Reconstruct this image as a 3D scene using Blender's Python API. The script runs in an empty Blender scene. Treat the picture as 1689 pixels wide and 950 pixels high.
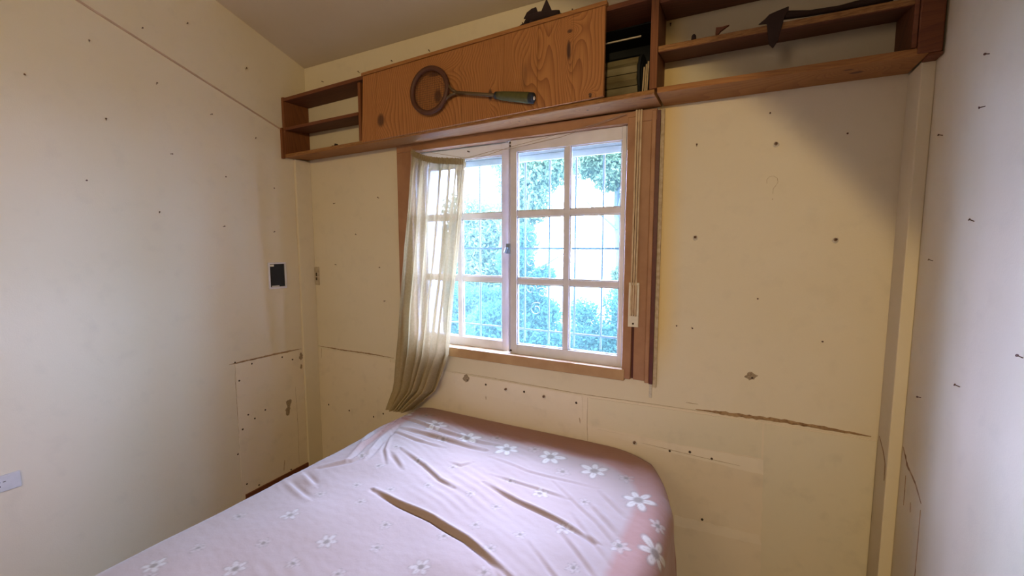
import bpy, bmesh, math, random
import numpy as np
from mathutils import Vector, Matrix, noise as mnoise

C = bpy.context.scene
COL = C.collection
random.seed(7)
rng = np.random.RandomState(3)
PI = math.pi

# ------------------------------------------------------------------ camera
cam_d = bpy.data.cameras.new('camera')
cam = bpy.data.objects.new('camera', cam_d)
COL.objects.link(cam)
cam.location = (0, 0, 1.47)
cam.rotation_euler = (math.radians(90 - 5.45), 0, math.radians(27.5))
cam_d.sensor_fit = 'HORIZONTAL'
cam_d.sensor_width = 36.0
cam_d.lens = 711.0 / 1689.0 * 36.0
cam_d.clip_start = 0.02
C.camera = cam

# ------------------------------------------------------------------ sky
W = bpy.data.worlds.new('sky')
C.world = W
W.use_nodes = True
nt = W.node_tree
nt.nodes.clear()
wo = nt.nodes.new('ShaderNodeOutputWorld')
bg = nt.nodes.new('ShaderNodeBackground')
tc = nt.nodes.new('ShaderNodeTexCoord')
nz = nt.nodes.new('ShaderNodeTexNoise')
nz.inputs['Scale'].default_value = 3.2
nz.inputs['Detail'].default_value = 5
cr = nt.nodes.new('ShaderNodeValToRGB')
cr.color_ramp.elements[0].position = 0.38
cr.color_ramp.elements[0].color = (0.30, 0.52, 0.95, 1)
cr.color_ramp.elements[1].position = 0.56
cr.color_ramp.elements[1].color = (0.53, 0.56, 1.0, 1)
nt.links.new(tc.outputs['Generated'], nz.inputs['Vector'])
nt.links.new(nz.outputs['Fac'], cr.inputs['Fac'])
nt.links.new(cr.outputs['Color'], bg.inputs['Color'])
bg.inputs['Strength'].default_value = 80.0
nt.links.new(bg.outputs['Background'], wo.inputs['Surface'])

# ------------------------------------------------------------------ room lamp, added fill and window portal
def lamp(name, kind, loc, energy, color, target=None, **kw):
    d = bpy.data.lights.new(name, kind)
    d.energy = energy
    d.color = color
    for k, v in kw.items():
        setattr(d, k, v)
    o = bpy.data.objects.new(name, d)
    COL.objects.link(o)
    o.location = loc
    if target is not None:
        o.rotation_euler = (Vector(target) - Vector(loc)).to_track_quat('-Z', 'Y').to_euler()
    return o

# warm reflector lamp behind the camera, high by the right wall, aimed low and left
lamp('reflector_lamp', 'SPOT', (0.30, -1.70, 2.20), 120, (1.0, 0.745, 0.37),
     target=(0.30 - 0.500, -1.70 + 0.699, 2.20 - 0.510), spot_size=math.radians(83.5),
     spot_blend=0.07, shadow_soft_size=0.05)
# weak warm fill added behind the camera
lamp('rear_fill_light', 'AREA', (-1.0, -2.05, 2.1), 11, (1.0, 0.76, 0.48),
     target=(-1.0, 1.0, 1.7), shape='RECTANGLE', size=0.8, size_y=0.8)
# sampling portal in the window opening (gives no light of its own)
pl = lamp('window_portal', 'AREA', (-1.05, 2.24, 1.45), 1, (1, 1, 1), target=(-1.05, 0, 1.45),
          shape='RECTANGLE', size=1.3, size_y=1.2)
pl.data.cycles.is_portal = True

C.view_settings.view_transform = 'Standard'
C.view_settings.look = 'None'
C.view_settings.gamma = 1
C.view_settings.exposure = 0.35
C.view_settings.use_curve_mapping = False

# ------------------------------------------------------------------ materials
def new_mat(name):
    m = bpy.data.materials.new(name)
    m.use_nodes = True
    n = m.node_tree
    b = n.nodes['Principled BSDF']
    return m, n, b

def nd(n, kind, **kw):
    x = n.nodes.new(kind)
    for k, v in kw.items():
        if k in x.inputs.keys() if hasattr(x.inputs, 'keys') else False:
            x.inputs[k].default_value = v
        else:
            setattr(x, k, v)
    return x

def mathn(n, op, a, b=None, c=None):
    x = n.nodes.new('ShaderNodeMath')
    x.operation = op
    for i, v in enumerate((a, b, c)):
        if v is None:
            continue
        if isinstance(v, (int, float)):
            x.inputs[i].default_value = v
        else:
            n.links.new(v, x.inputs[i])
    return x.outputs[0]

def mixc(n, fac, a, b, mode='MIX'):
    x = n.nodes.new('ShaderNodeMix')
    x.data_type = 'RGBA'
    x.blend_type = mode
    for s, v in ((x.inputs[0], fac), (x.inputs[6], a), (x.inputs[7], b)):
        if isinstance(v, (int, float)):
            s.default_value = v
        elif isinstance(v, tuple):
            s.default_value = (v[0], v[1], v[2], 1)
        else:
            n.links.new(v, s)
    return x.outputs[2]

def plain(name, color, rough=0.6, var=0.12, scale=30, bump=0.0, metal=0.0, dark=None, stretch=(1, 1, 1)):
    """painted or solid surface with slight mottling and fine relief"""
    m, n, b = new_mat(name)
    t = n.nodes.new('ShaderNodeTexCoord')
    mp = n.nodes.new('ShaderNodeMapping')
    mp.inputs['Scale'].default_value = stretch
    n.links.new(t.outputs['Object'], mp.inputs['Vector'])
    z = n.nodes.new('ShaderNodeTexNoise')
    z.inputs['Scale'].default_value = scale
    z.inputs['Detail'].default_value = 5
    n.links.new(mp.outputs['Vector'], z.inputs['Vector'])
    d = dark or tuple(c * (1 - var * 2) for c in color)
    r = n.nodes.new('ShaderNodeValToRGB')
    r.color_ramp.elements[0].position = 0.3
    r.color_ramp.elements[1].position = 0.62
    r.color_ramp.elements[0].color = (*d, 1)
    r.color_ramp.elements[1].color = (*color, 1)
    n.links.new(z.outputs['Fac'], r.inputs['Fac'])
    n.links.new(r.outputs['Color'], b.inputs['Base Color'])
    b.inputs['Roughness'].default_value = rough
    b.inputs['Metallic'].default_value = metal
    if bump:
        bp = n.nodes.new('ShaderNodeBump')
        bp.inputs['Strength'].default_value = bump
        bp.inputs['Distance'].default_value = 0.002
        n.links.new(z.outputs['Fac'], bp.inputs['Height'])
        n.links.new(bp.outputs['Normal'], b.inputs['Normal'])
    return m

def plaster(name, color, tint, stain=0.10):
    """old painted plaster: broad uneven yellowing, fine grime, roller relief"""
    m, n, b = new_mat(name)
    t = n.nodes.new('ShaderNodeTexCoord')
    a = n.nodes.new('ShaderNodeTexNoise'); a.inputs['Scale'].default_value = 1.3; a.inputs['Detail'].default_value = 4
    c = n.nodes.new('ShaderNodeTexNoise'); c.inputs['Scale'].default_value = 14; c.inputs['Detail'].default_value = 6
    f = n.nodes.new('ShaderNodeTexNoise'); f.inputs['Scale'].default_value = 220; f.inputs['Detail'].default_value = 3
    for q in (a, c, f):
        n.links.new(t.outputs['Object'], q.inputs['Vector'])
    r = n.nodes.new('ShaderNodeValToRGB')
    r.color_ramp.elements[0].position = 0.35; r.color_ramp.elements[1].position = 0.65
    r.color_ramp.elements[0].color = (*color, 1); r.color_ramp.elements[1].color = (*tint, 1)
    n.links.new(a.outputs['Fac'], r.inputs['Fac'])
    g = mathn(n, 'MULTIPLY', mathn(n, 'SUBTRACT', c.outputs['Fac'], 0.56), stain * 10)
    g = mathn(n, 'MINIMUM', mathn(n, 'MAXIMUM', g, 0.0), 0.35)
    col = mixc(n, g, r.outputs['Color'], tuple(x * 0.72 for x in color))
    n.links.new(col, b.inputs['Base Color'])
    b.inputs['Roughness'].default_value = 0.75
    h = mathn(n, 'ADD', mathn(n, 'MULTIPLY', f.outputs['Fac'], 0.35), mathn(n, 'MULTIPLY', c.outputs['Fac'], 1.2))
    bp = n.nodes.new('ShaderNodeBump'); bp.inputs['Strength'].default_value = 0.25; bp.inputs['Distance'].default_value = 0.003
    n.links.new(h, bp.inputs['Height']); n.links.new(bp.outputs['Normal'], b.inputs['Normal'])
    return m

def wood(name, light, dark, axis='X', freq=95, knots=(), rough=0.68, warp=1.0, late=0.55):
    """pine: growth lines running along `axis` ('X' along the shelf, 'Z' upright) that bend around knots"""
    m, n, b = new_mat(name)
    t = n.nodes.new('ShaderNodeTexCoord')
    s = n.nodes.new('ShaderNodeSeparateXYZ')
    n.links.new(t.outputs['Object'], s.inputs[0])
    if axis == 'X':
        along, across = s.outputs['X'], mathn(n, 'ADD', s.outputs['Z'], mathn(n, 'MULTIPLY', s.outputs['Y'], 0.9))
    else:
        along, across = s.outputs['Z'], mathn(n, 'ADD', s.outputs['X'], mathn(n, 'MULTIPLY', s.outputs['Y'], 0.9))
    cb = n.nodes.new('ShaderNodeCombineXYZ')
    n.links.new(mathn(n, 'MULTIPLY', across, 5.0), cb.inputs[0])
    n.links.new(mathn(n, 'MULTIPLY', along, 0.9), cb.inputs[1])
    big = n.nodes.new('ShaderNodeTexNoise'); big.inputs['Scale'].default_value = 1.0; big.inputs['Detail'].default_value = 1.5
    n.links.new(cb.outputs[0], big.inputs['Vector'])
    cb2 = n.nodes.new('ShaderNodeCombineXYZ')
    n.links.new(mathn(n, 'MULTIPLY', across, 260.0), cb2.inputs[0])
    n.links.new(mathn(n, 'MULTIPLY', along, 6.0), cb2.inputs[1])
    fine = n.nodes.new('ShaderNodeTexNoise'); fine.inputs['Scale'].default_value = 1.0; fine.inputs['Detail'].default_value = 3
    n.links.new(cb2.outputs[0], fine.inputs['Vector'])
    ph = mathn(n, 'ADD', mathn(n, 'MULTIPLY', across, freq * 0.55), mathn(n, 'MULTIPLY', big.outputs['Fac'], 15.0 * warp))
    kd = None
    for (kx, kz, rx, rz, st) in knots:
        dx = mathn(n, 'DIVIDE', mathn(n, 'SUBTRACT', s.outputs['X'], kx), rx)
        dz = mathn(n, 'DIVIDE', mathn(n, 'SUBTRACT', s.outputs['Y' if axis == 'X' else 'Z'], kz), rz)
        d2 = mathn(n, 'ADD', mathn(n, 'MULTIPLY', dx, dx), mathn(n, 'MULTIPLY', dz, dz))
        g = mathn(n, 'DIVIDE', 1.0, mathn(n, 'ADD', 1.0, mathn(n, 'MULTIPLY', d2, 0.10)))
        ph = mathn(n, 'ADD', ph, mathn(n, 'MULTIPLY', g, 7.0))
        core = mathn(n, 'MULTIPLY', mathn(n, 'MINIMUM', mathn(n, 'MAXIMUM', mathn(n, 'SUBTRACT', 1.35, d2), 0.0), 1.0), st)
        kd = core if kd is None else mathn(n, 'MAXIMUM', kd, core)
    w = mathn(n, 'FRACT', ph)
    w = mathn(n, 'POWER', w, 2.2)
    col = mixc(n, mathn(n, 'MULTIPLY', w, late), light, dark)
    fcl = mathn(n, 'MULTIPLY', mathn(n, 'MAXIMUM', mathn(n, 'SUBTRACT', fine.outputs['Fac'], 0.5), 0.0), 1.6)
    col = mixc(n, fcl, col, tuple(x * 0.5 for x in dark))
    if kd is not None:
        col = mixc(n, kd, col, (0.035, 0.008, 0.003))
    n.links.new(col, b.inputs['Base Color'])
    b.inputs['Roughness'].default_value = rough
    bp = n.nodes.new('ShaderNodeBump'); bp.inputs['Strength'].default_value = 0.15; bp.inputs['Distance'].default_value = 0.001
    n.links.new(w, bp.inputs['Height']); n.links.new(bp.outputs['Normal'], b.inputs['Normal'])
    return m

M = {}
M['wall'] = plaster('cream_plaster', (0.65, 0.575, 0.43), (0.62, 0.54, 0.385))
M['wall_lower'] = plaster('scraped_plaster', (0.66, 0.565, 0.42), (0.69, 0.60, 0.455), 0.16)
M['patch_pale'] = plaster('pale_patch', (0.71, 0.63, 0.50), (0.69, 0.60, 0.46), 0.12)
M['patch_dull'] = plaster('dull_patch', (0.62, 0.56, 0.42), (0.66, 0.58, 0.42), 0.16)
M['ceiling'] = plaster('ceiling_plaster', (0.56, 0.48, 0.37), (0.52, 0.44, 0.33), 0.05)
M['rear_wall'] = plaster('rear_wall_dark', (0.30, 0.20, 0.12), (0.26, 0.17, 0.10))  # darkened to cut the light bounced off this unseen wall
M['scar'] = plain('old_glue_scar', (0.34, 0.22, 0.11), 0.9, dark=(0.17, 0.09, 0.04), scale=60, bump=0.6)
M['scar_pale'] = plain('faded_scar', (0.50, 0.40, 0.27), 0.9, dark=(0.36, 0.27, 0.16), scale=60, bump=0.5)
M['chip'] = plain('bare_render', (0.33, 0.25, 0.16), 0.95, dark=(0.17, 0.12, 0.07), scale=160, bump=1.0)
M['hole'] = plain('hole_shade', (0.05, 0.03, 0.02), 0.95)
M['plug'] = plain('plug_plastic', (0.20, 0.11, 0.06), 0.6, scale=200)
M['halo'] = plain('plaster_filler', (0.55, 0.50, 0.42), 0.9, scale=120, bump=0.5)
M['nail'] = plain('rusty_nail', (0.10, 0.045, 0.025), 0.55, scale=300, metal=0.3)
M['door'] = wood('pine_door', (0.37, 0.152, 0.040), (0.16, 0.045, 0.009), 'Z', 125, late=0.75, warp=0.5,
                 knots=[(-0.659, 2.285, 0.009, 0.042, 0.95), (-1.038, 2.165, 0.011, 0.028, 0.9), (-1.712, 2.14, 0.026, 0.035, 0.8),
                        (-0.864, 2.215, 0.015, 0.06, 0.30), (-0.80, 2.36, 0.012, 0.06, 0.0), (-0.93, 2.35, 0.014, 0.07, 0.0), (-1.345, 2.312, 0.05, 0.012, 0.75), (-1.335, 2.205, 0.022, 0.035, 0.8),
                        (-0.563, 2.085, 0.006, 0.006, 1.0), (-0.655, 2.36, 0.012, 0.008, 0.8)])
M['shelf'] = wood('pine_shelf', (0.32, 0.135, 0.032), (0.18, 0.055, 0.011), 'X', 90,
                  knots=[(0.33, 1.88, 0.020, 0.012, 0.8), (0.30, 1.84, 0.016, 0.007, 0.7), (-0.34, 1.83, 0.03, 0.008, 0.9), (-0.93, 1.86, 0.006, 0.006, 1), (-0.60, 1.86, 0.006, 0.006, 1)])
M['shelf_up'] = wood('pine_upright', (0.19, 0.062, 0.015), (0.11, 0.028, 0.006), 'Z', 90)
M['shelf_dark'] = wood('dark_shaded_pine', (0.15, 0.042, 0.012), (0.08, 0.018, 0.006), 'X', 80)  # darker copy of the shelf pine; shade of upper undersides is in its colour
M['edge'] = plain('raw_cut_edge', (0.30, 0.145, 0.045), 0.8, dark=(0.16, 0.065, 0.016), scale=90, bump=0.6, stretch=(0.4, 1, 3))
M['casing'] = plain('brown_paint', (0.34, 0.170, 0.082), 0.5, dark=(0.27, 0.125, 0.058), scale=12, bump=0.15)
M['casing_dark'] = plain('maroon_edge', (0.09, 0.014, 0.010), 0.5, scale=25)
M['sill'] = plain('sill_paint', (0.42, 0.26, 0.12), 0.5, dark=(0.34, 0.19, 0.08), scale=10, bump=0.2)
M['white'] = plain('white_enamel', (0.68, 0.67, 0.74), 0.35, dark=(0.58, 0.57, 0.63), scale=9, bump=0.1)
M['putty'] = plain('aged_putty', (0.62, 0.60, 0.54), 0.6, scale=40)
M['strap'] = plain('strap_web', (0.55, 0.42, 0.27), 0.8, dark=(0.38, 0.27, 0.16), scale=120, stretch=(1, 1, 0.2))
M['plastic'] = plain('ivory_plastic', (0.70, 0.64, 0.52), 0.4, var=0.06)
M['socket'] = plain('grey_plastic', (0.56, 0.55, 0.54), 0.4, var=0.05)
M['switch'] = plain('grimy_switch', (0.46, 0.38, 0.27), 0.5, dark=(0.33, 0.26, 0.17), scale=60)
M['black'] = plain('black_inside', (0.010, 0.012, 0.016), 0.8)
M['metal'] = plain('latch_metal', (0.30, 0.36, 0.42), 0.35, metal=0.7)
M['slat'] = plain('shutter_slat_wood', (0.24, 0.20, 0.11), 0.6, dark=(0.15, 0.11, 0.05), scale=25, stretch=(0.3, 1, 1))
M['shutter'] = plain('shutter_paint', (0.55, 0.55, 0.48), 0.5, var=0.05)
M['grille'] = plain('grille_paint', (0.010, 0.017, 0.016), 0.5)
M['wire'] = plain('curtain_wire', (0.28, 0.19, 0.12), 0.5)
M['racket_brown'] = plain('racket_frame', (0.075, 0.022, 0.009), 0.6, scale=25)
M['racket_shaft'] = plain('racket_shaft', (0.085, 0.05, 0.018), 0.5)
M['grip'] = plain('olive_grip', (0.075, 0.068, 0.016), 0.9, scale=60, bump=0.5)
M['trim'] = plain('trim_paint', (0.50, 0.36, 0.26), 0.6, scale=15)
M['trinket'] = plain('dark_trinket', (0.020, 0.007, 0.009), 0.9)
M['leather'] = plain('dark_leather', (0.030, 0.013, 0.009), 0.95, scale=40, bump=0.6)
M['floor'] = wood('floor_boards', (0.20, 0.11, 0.06), (0.11, 0.055, 0.03), 'X', 40)
M['ground'] = plain('garden_ground', (0.025, 0.05, 0.045), 0.9, scale=3)
M['bark'] = plain('bark', (0.03, 0.04, 0.04), 0.9, scale=12, bump=1)
M['mattress'] = plain('mattress_cover', (0.60, 0.52, 0.44), 0.9, scale=60)
M['bedwood'] = wood('bed_wood', (0.22, 0.10, 0.05), (0.12, 0.05, 0.02), 'X', 60)

def glass_mat():
    m = bpy.data.materials.new('window_glass'); m.use_nodes = True
    n = m.node_tree; n.nodes.clear()
    o = n.nodes.new('ShaderNodeOutputMaterial')
    t = n.nodes.new('ShaderNodeBsdfTransparent'); t.inputs['Color'].default_value = (0.93, 0.97, 0.97, 1)
    g = n.nodes.new('ShaderNodeBsdfGlossy'); g.inputs['Roughness'].default_value = 0.03
    veil = n.nodes.new('ShaderNodeBsdfTranslucent'); veil.inputs['Color'].default_value = (0.45, 0.85, 0.80, 1)   # teal veil added to haze the view outside
    y = n.nodes.new('ShaderNodeMixShader'); y.inputs[0].default_value = 0.011
    n.links.new(t.outputs[0], y.inputs[1]); n.links.new(veil.outputs[0], y.inputs[2])
    x = n.nodes.new('ShaderNodeMixShader'); x.inputs[0].default_value = 0.05
    n.links.new(y.outputs[0], x.inputs[1]); n.links.new(g.outputs[0], x.inputs[2]); n.links.new(x.outputs[0], o.inputs[0])
    return m
M['glass'] = glass_mat()

def leaf_mat(name, c):
    m = bpy.data.materials.new(name); m.use_nodes = True
    n = m.node_tree; n.nodes.clear()
    o = n.nodes.new('ShaderNodeOutputMaterial')
    d = n.nodes.new('ShaderNodeBsdfDiffuse'); l = n.nodes.new('ShaderNodeBsdfTranslucent')
    t = n.nodes.new('ShaderNodeTexCoord'); w = n.nodes.new('ShaderNodeTexNoise'); w.inputs['Scale'].default_value = 1.5
    n.links.new(t.outputs['Object'], w.inputs['Vector'])
    k = mixc(n, w.outputs['Fac'], tuple(q * .75 for q in c), tuple(q * 1.25 for q in c))
    n.links.new(k, d.inputs[0]); n.links.new(k, l.inputs[0])
    a = n.nodes.new('ShaderNodeMixShader'); a.inputs[0].default_value = 0.5
    n.links.new(d.outputs[0], a.inputs[1]); n.links.new(l.outputs[0], a.inputs[2]); n.links.new(a.outputs[0], o.inputs[0])
    return m
M['leaf'] = leaf_mat('pale_leaf', (0.075, 0.112, 0.055))
M['leaf_blue'] = leaf_mat('blue_green_leaf', (0.027, 0.066, 0.047))

def curtain_mat():
    m = bpy.data.materials.new('sheer_cream_cloth'); m.use_nodes = True
    n = m.node_tree; n.nodes.clear()
    o = n.nodes.new('ShaderNodeOutputMaterial')
    t = n.nodes.new('ShaderNodeTexCoord')
    w = n.nodes.new('ShaderNodeTexNoise'); w.inputs['Scale'].default_value = 90; w.inputs['Detail'].default_value = 4
    n.links.new(t.outputs['Object'], w.inputs['Vector'])
    r = n.nodes.new('ShaderNodeValToRGB')
    r.color_ramp.elements[0].color = (0.31, 0.23, 0.115, 1); r.color_ramp.elements[1].color = (0.45, 0.35, 0.195, 1)
    n.links.new(w.outputs['Fac'], r.inputs['Fac'])
    d = n.nodes.new('ShaderNodeBsdfDiffuse'); l = n.nodes.new('ShaderNodeBsdfTranslucent'); p = n.nodes.new('ShaderNodeBsdfTransparent')
    n.links.new(r.outputs[0], d.inputs[0]); n.links.new(r.outputs[0], l.inputs[0])
    a = n.nodes.new('ShaderNodeMixShader'); a.inputs[0].default_value = 0.24
    n.links.new(d.outputs[0], a.inputs[1]); n.links.new(l.outputs[0], a.inputs[2])
    b = n.nodes.new('ShaderNodeMixShader'); b.inputs[0].default_value = 0.10
    n.links.new(a.outputs[0], b.inputs[1]); n.links.new(p.outputs[0], b.inputs[2])
    n.links.new(b.outputs[0], o.inputs[0])
    return m
M['curtain'] = curtain_mat()

def sheet_mat():
    m, n, b = new_mat('printed_pink_cotton')
    a = n.nodes.new('ShaderNodeVertexColor'); a.layer_name = 'print'
    t = n.nodes.new('ShaderNodeTexCoord')
    z = n.nodes.new('ShaderNodeTexNoise'); z.inputs['Scale'].default_value = 5; z.inputs['Detail'].default_value = 4
    n.links.new(t.outputs['Object'], z.inputs['Vector'])
    c = mixc(n, mathn(n, 'MULTIPLY', z.outputs['Fac'], 0.12), a.outputs['Color'], (0.45, 0.30, 0.22))
    n.links.new(c, b.inputs['Base Color'])
    b.inputs['Roughness'].default_value = 0.85
    b.inputs['Sheen Weight'].default_value = 0.15
    f = n.nodes.new('ShaderNodeTexNoise'); f.inputs['Scale'].default_value = 35; f.inputs['Detail'].default_value = 3
    n.links.new(t.outputs['Object'], f.inputs['Vector'])
    bp = n.nodes.new('ShaderNodeBump'); bp.inputs['Strength'].default_value = 0.25; bp.inputs['Distance'].default_value = 0.006
    n.links.new(f.outputs['Fac'], bp.inputs['Height']); n.links.new(bp.outputs['Normal'], b.inputs['Normal'])
    return m
M['sheet'] = sheet_mat()

# ------------------------------------------------------------------ mesh helpers
class MB:
    """collects vertices and faces; build() links them as ONE mesh object"""
    def __init__(s):
        s.v = []; s.f = []
    def add(s, vs, fs):
        k = len(s.v); s.v += [tuple(v) for v in vs]; s.f += [tuple(i + k for i in f) for f in fs]; return s
    def box(s, x0, x1, y0, y1, z0, z1):
        return s.hexa([(x0, y0, z0), (x1, y0, z0), (x1, y1, z0), (x0, y1, z0), (x0, y0, z1), (x1, y0, z1), (x1, y1, z1), (x0, y1, z1)])
    def hexa(s, p):
        return s.add(p, [(3, 2, 1, 0), (4, 5, 6, 7), (0, 1, 5, 4), (1, 2, 6, 5), (2, 3, 7, 6), (3, 0, 4, 7)])
    def tube(s, pts, r, n=8, closed=False, caps=True):
        pts = [Vector(p) for p in pts]; N = len(pts); rs = r if isinstance(r, (list, tuple)) else [r] * N
        up = None; rings = []
        for i, p in enumerate(pts):
            if closed: t = pts[(i + 1) % N] - pts[i - 1]
            else: t = pts[min(i + 1, N - 1)] - pts[max(i - 1, 0)]
            t.normalize()
            if up is None:
                up = Vector((0, 0, 1)) if abs(t.z) < 0.9 else Vector((1, 0, 0))
            a = t.cross(up).normalized(); b = a.cross(t).normalized(); up = b
            rings.append([p + (a * math.cos(2 * PI * k / n) + b * math.sin(2 * PI * k / n)) * rs[i] for k in range(n)])
        vs = [v for R in rings for v in R]; fs = []
        for i in range(N if closed else N - 1):
            j = (i + 1) % N
            for k in range(n):
                fs.append((i * n + k, i * n + (k + 1) % n, j * n + (k + 1) % n, j * n + k))
        if caps and not closed:
            fs.append(tuple(range(n))[::-1]); fs.append(tuple((N - 1) * n + k for k in range(n)))
        return s.add(vs, fs)
    def prism(s, poly, off):
        """poly: list of 3D points; off: vector"""
        n = len(poly); off = Vector(off)
        vs = [Vector(p) for p in poly] + [Vector(p) + off for p in poly]
        fs = [tuple(range(n))[::-1], tuple(range(n, 2 * n))] + [(i, (i + 1) % n, n + (i + 1) % n, n + i) for i in range(n)]
        return s.add(vs, fs)
    def build(s, name, mat, parent=None, bevel=0.0, smooth=False, kind=None, label=None):
        me = bpy.data.meshes.new(name); me.from_pydata(s.v, [], s.f); me.update()
        bm = bmesh.new(); bm.from_mesh(me); bmesh.ops.recalc_face_normals(bm, faces=bm.faces)
        if bevel:
            bmesh.ops.bevel(bm, geom=bm.edges[:], offset=bevel, segments=2, profile=0.5, affect='EDGES', clamp_overlap=True)
        bm.to_mesh(me); bm.free()
        if mat is not None: me.materials.append(mat)
        if smooth:
            me.polygons.foreach_set('use_smooth', [True] * len(me.polygons))
        o = bpy.data.objects.new(name, me); COL.objects.link(o)
        if parent is not None:
            o.parent = parent
            o.matrix_parent_inverse = Matrix.Translation(parent.location).inverted()
        if kind: o['kind'] = kind
        if label: o['label'] = label
        return o

def thing(name, label, cat, loc=(0, 0, 0), group=None):
    o = bpy.data.objects.new(name, None); COL.objects.link(o); o.location = loc; o.empty_display_size = 0.05
    return tag(o, label, cat, group)
def tag(o, label, cat, group=None):
    o['label'] = label; o['category'] = cat
    if group: o['group'] = group
    return o

# ------------------------------------------------------------------ the room
XL, XR, YB, YF = -2.555, 0.525, 1.976, -2.2     # left, right, window wall, rear wall
FZ = -0.05
def cz(y): return 2.626 + (1.976 - y) * 0.318    # sloping ceiling
fl = MB().box(XL - 0.2, XR + 0.2, YF - 0.2, YB + 0.28, FZ - 0.1, FZ).build('floor', M['floor'], kind='structure')
ce = MB().hexa([(XL - .2, YF - .2, cz(YF - .2)), (XR + .2, YF - .2, cz(YF - .2)), (XR + .2, YB + .27, cz(YB + .27)), (XL - .2, YB + .27, cz(YB + .27)),
                (XL - .2, YF - .2, cz(YF - .2) + .12), (XR + .2, YF - .2, cz(YF - .2) + .12), (XR + .2, YB + .27, cz(YB + .27) + .12), (XL - .2, YB + .27, cz(YB + .27) + .12)]).build('ceiling', M['ceiling'], kind='structure')
def side_wall(x0, x1, name):
    y0, y1 = YF - .19, YB + .26
    return MB().hexa([(x0, y0, FZ), (x1, y0, FZ), (x1, y1, FZ), (x0, y1, FZ), (x0, y0, cz(y0)), (x1, y0, cz(y0)), (x1, y1, cz(y1)), (x0, y1, cz(y1))]).build(name, M['wall'], kind='structure')
wl = side_wall(XL - .19, XL, 'wall_left')
wr = side_wall(XR, XR + .19, 'wall_right')
wrear = MB().box(XL, XR, YF - .18, YF, FZ, cz(YF)).build('wall_front', M['rear_wall'], kind='structure')
# window wall: cells around the window opening and the shutter recess above it
xs = [XL, -1.95, -1.66, -0.435, -0.345, XR]
zs = [FZ, 0.905, 2.012, 2.085, 2.43, cz(YB) - 0.001]
wb = MB()
for i in range(5):
    for j in range(5):
        x0, x1, z0, z1 = xs[i], xs[i + 1], zs[j], zs[j + 1]
        if i == 2 and j == 1: continue
        if i in (1, 2, 3) and j == 3:
            wb.box(x0, x1, YB + 0.22, YB + 0.25, z0, z1); continue
        if j == 4: z1 = cz(YB + .25) - 0.001 if False else z1
        wb.box(x0, x1, YB, YB + 0.25, z0, z1)
M['wall_yellow_strip'] = plaster('yellow_strip_plaster', (0.65, 0.575, 0.43), (0.62, 0.54, 0.385))  # cream plaster, yellower in a strip right of the window casing
_n = M['wall_yellow_strip'].node_tree; _b = _n.nodes['Principled BSDF']; _c = _b.inputs['Base Color'].links[0].from_socket
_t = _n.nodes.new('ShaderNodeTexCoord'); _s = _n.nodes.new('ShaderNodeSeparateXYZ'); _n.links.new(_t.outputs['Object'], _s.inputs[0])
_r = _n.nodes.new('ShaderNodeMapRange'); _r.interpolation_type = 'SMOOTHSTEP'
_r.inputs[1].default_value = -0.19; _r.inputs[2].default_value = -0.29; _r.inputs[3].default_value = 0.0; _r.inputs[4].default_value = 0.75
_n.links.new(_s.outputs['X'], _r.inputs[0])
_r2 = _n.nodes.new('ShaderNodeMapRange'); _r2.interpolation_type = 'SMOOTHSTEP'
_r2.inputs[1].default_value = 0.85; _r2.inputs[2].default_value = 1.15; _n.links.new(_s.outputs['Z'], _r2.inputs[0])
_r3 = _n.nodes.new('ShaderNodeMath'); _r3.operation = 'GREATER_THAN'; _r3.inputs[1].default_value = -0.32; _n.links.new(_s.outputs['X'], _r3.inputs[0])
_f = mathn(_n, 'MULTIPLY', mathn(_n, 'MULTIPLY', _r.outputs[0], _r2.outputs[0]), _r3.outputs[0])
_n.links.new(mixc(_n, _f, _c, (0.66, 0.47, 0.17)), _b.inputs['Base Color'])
wb = wb.build('wall_back', M['wall_yellow_strip'], kind='structure')
# narrow boxed-in corners below the shelf
MB().box(0.489, XR, 1.852, YB, FZ, 2.05).build('trim_1', M['wall'], kind='structure', bevel=0.003)
MB().box(XL, XL + 0.02, 1.865, YB, FZ, 2.03).build('trim_2', M['wall'], kind='structure', bevel=0.003)
# slanting bead on the left wall
tr = MB()
pts = [(XL, -0.6, 2.202 + (1.785 + .6) * 0.352), (XL, 1.785, 2.200)]
(ya, za), (yb, zb) = (-0.6, 2.202 + 2.385 * 0.352), (1.785, 2.200)
tr.hexa([(XL, ya, za - .006), (XL + .006, ya, za - .006), (XL + .006, yb, zb - .005), (XL, yb, zb - .005),
         (XL, ya, za + .006), (XL + .004, ya, za + .006), (XL + .004, yb, zb + .004), (XL, yb, zb + .004)]).build('trim_3', M['trim'], kind='structure')
# remnant of skirting at the foot of the left wall
MB().hexa([(XL, 1.44, FZ), (XL + .012, 1.44, FZ), (XL + .012, YB, FZ), (XL, YB, FZ), (XL, 1.44, -.008), (XL + .012, 1.44, -.010), (XL + .012, YB, 0.0), (XL, YB, 0.0)]).build('baseboard_left', M['shelf_dark'], kind='structure')

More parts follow.
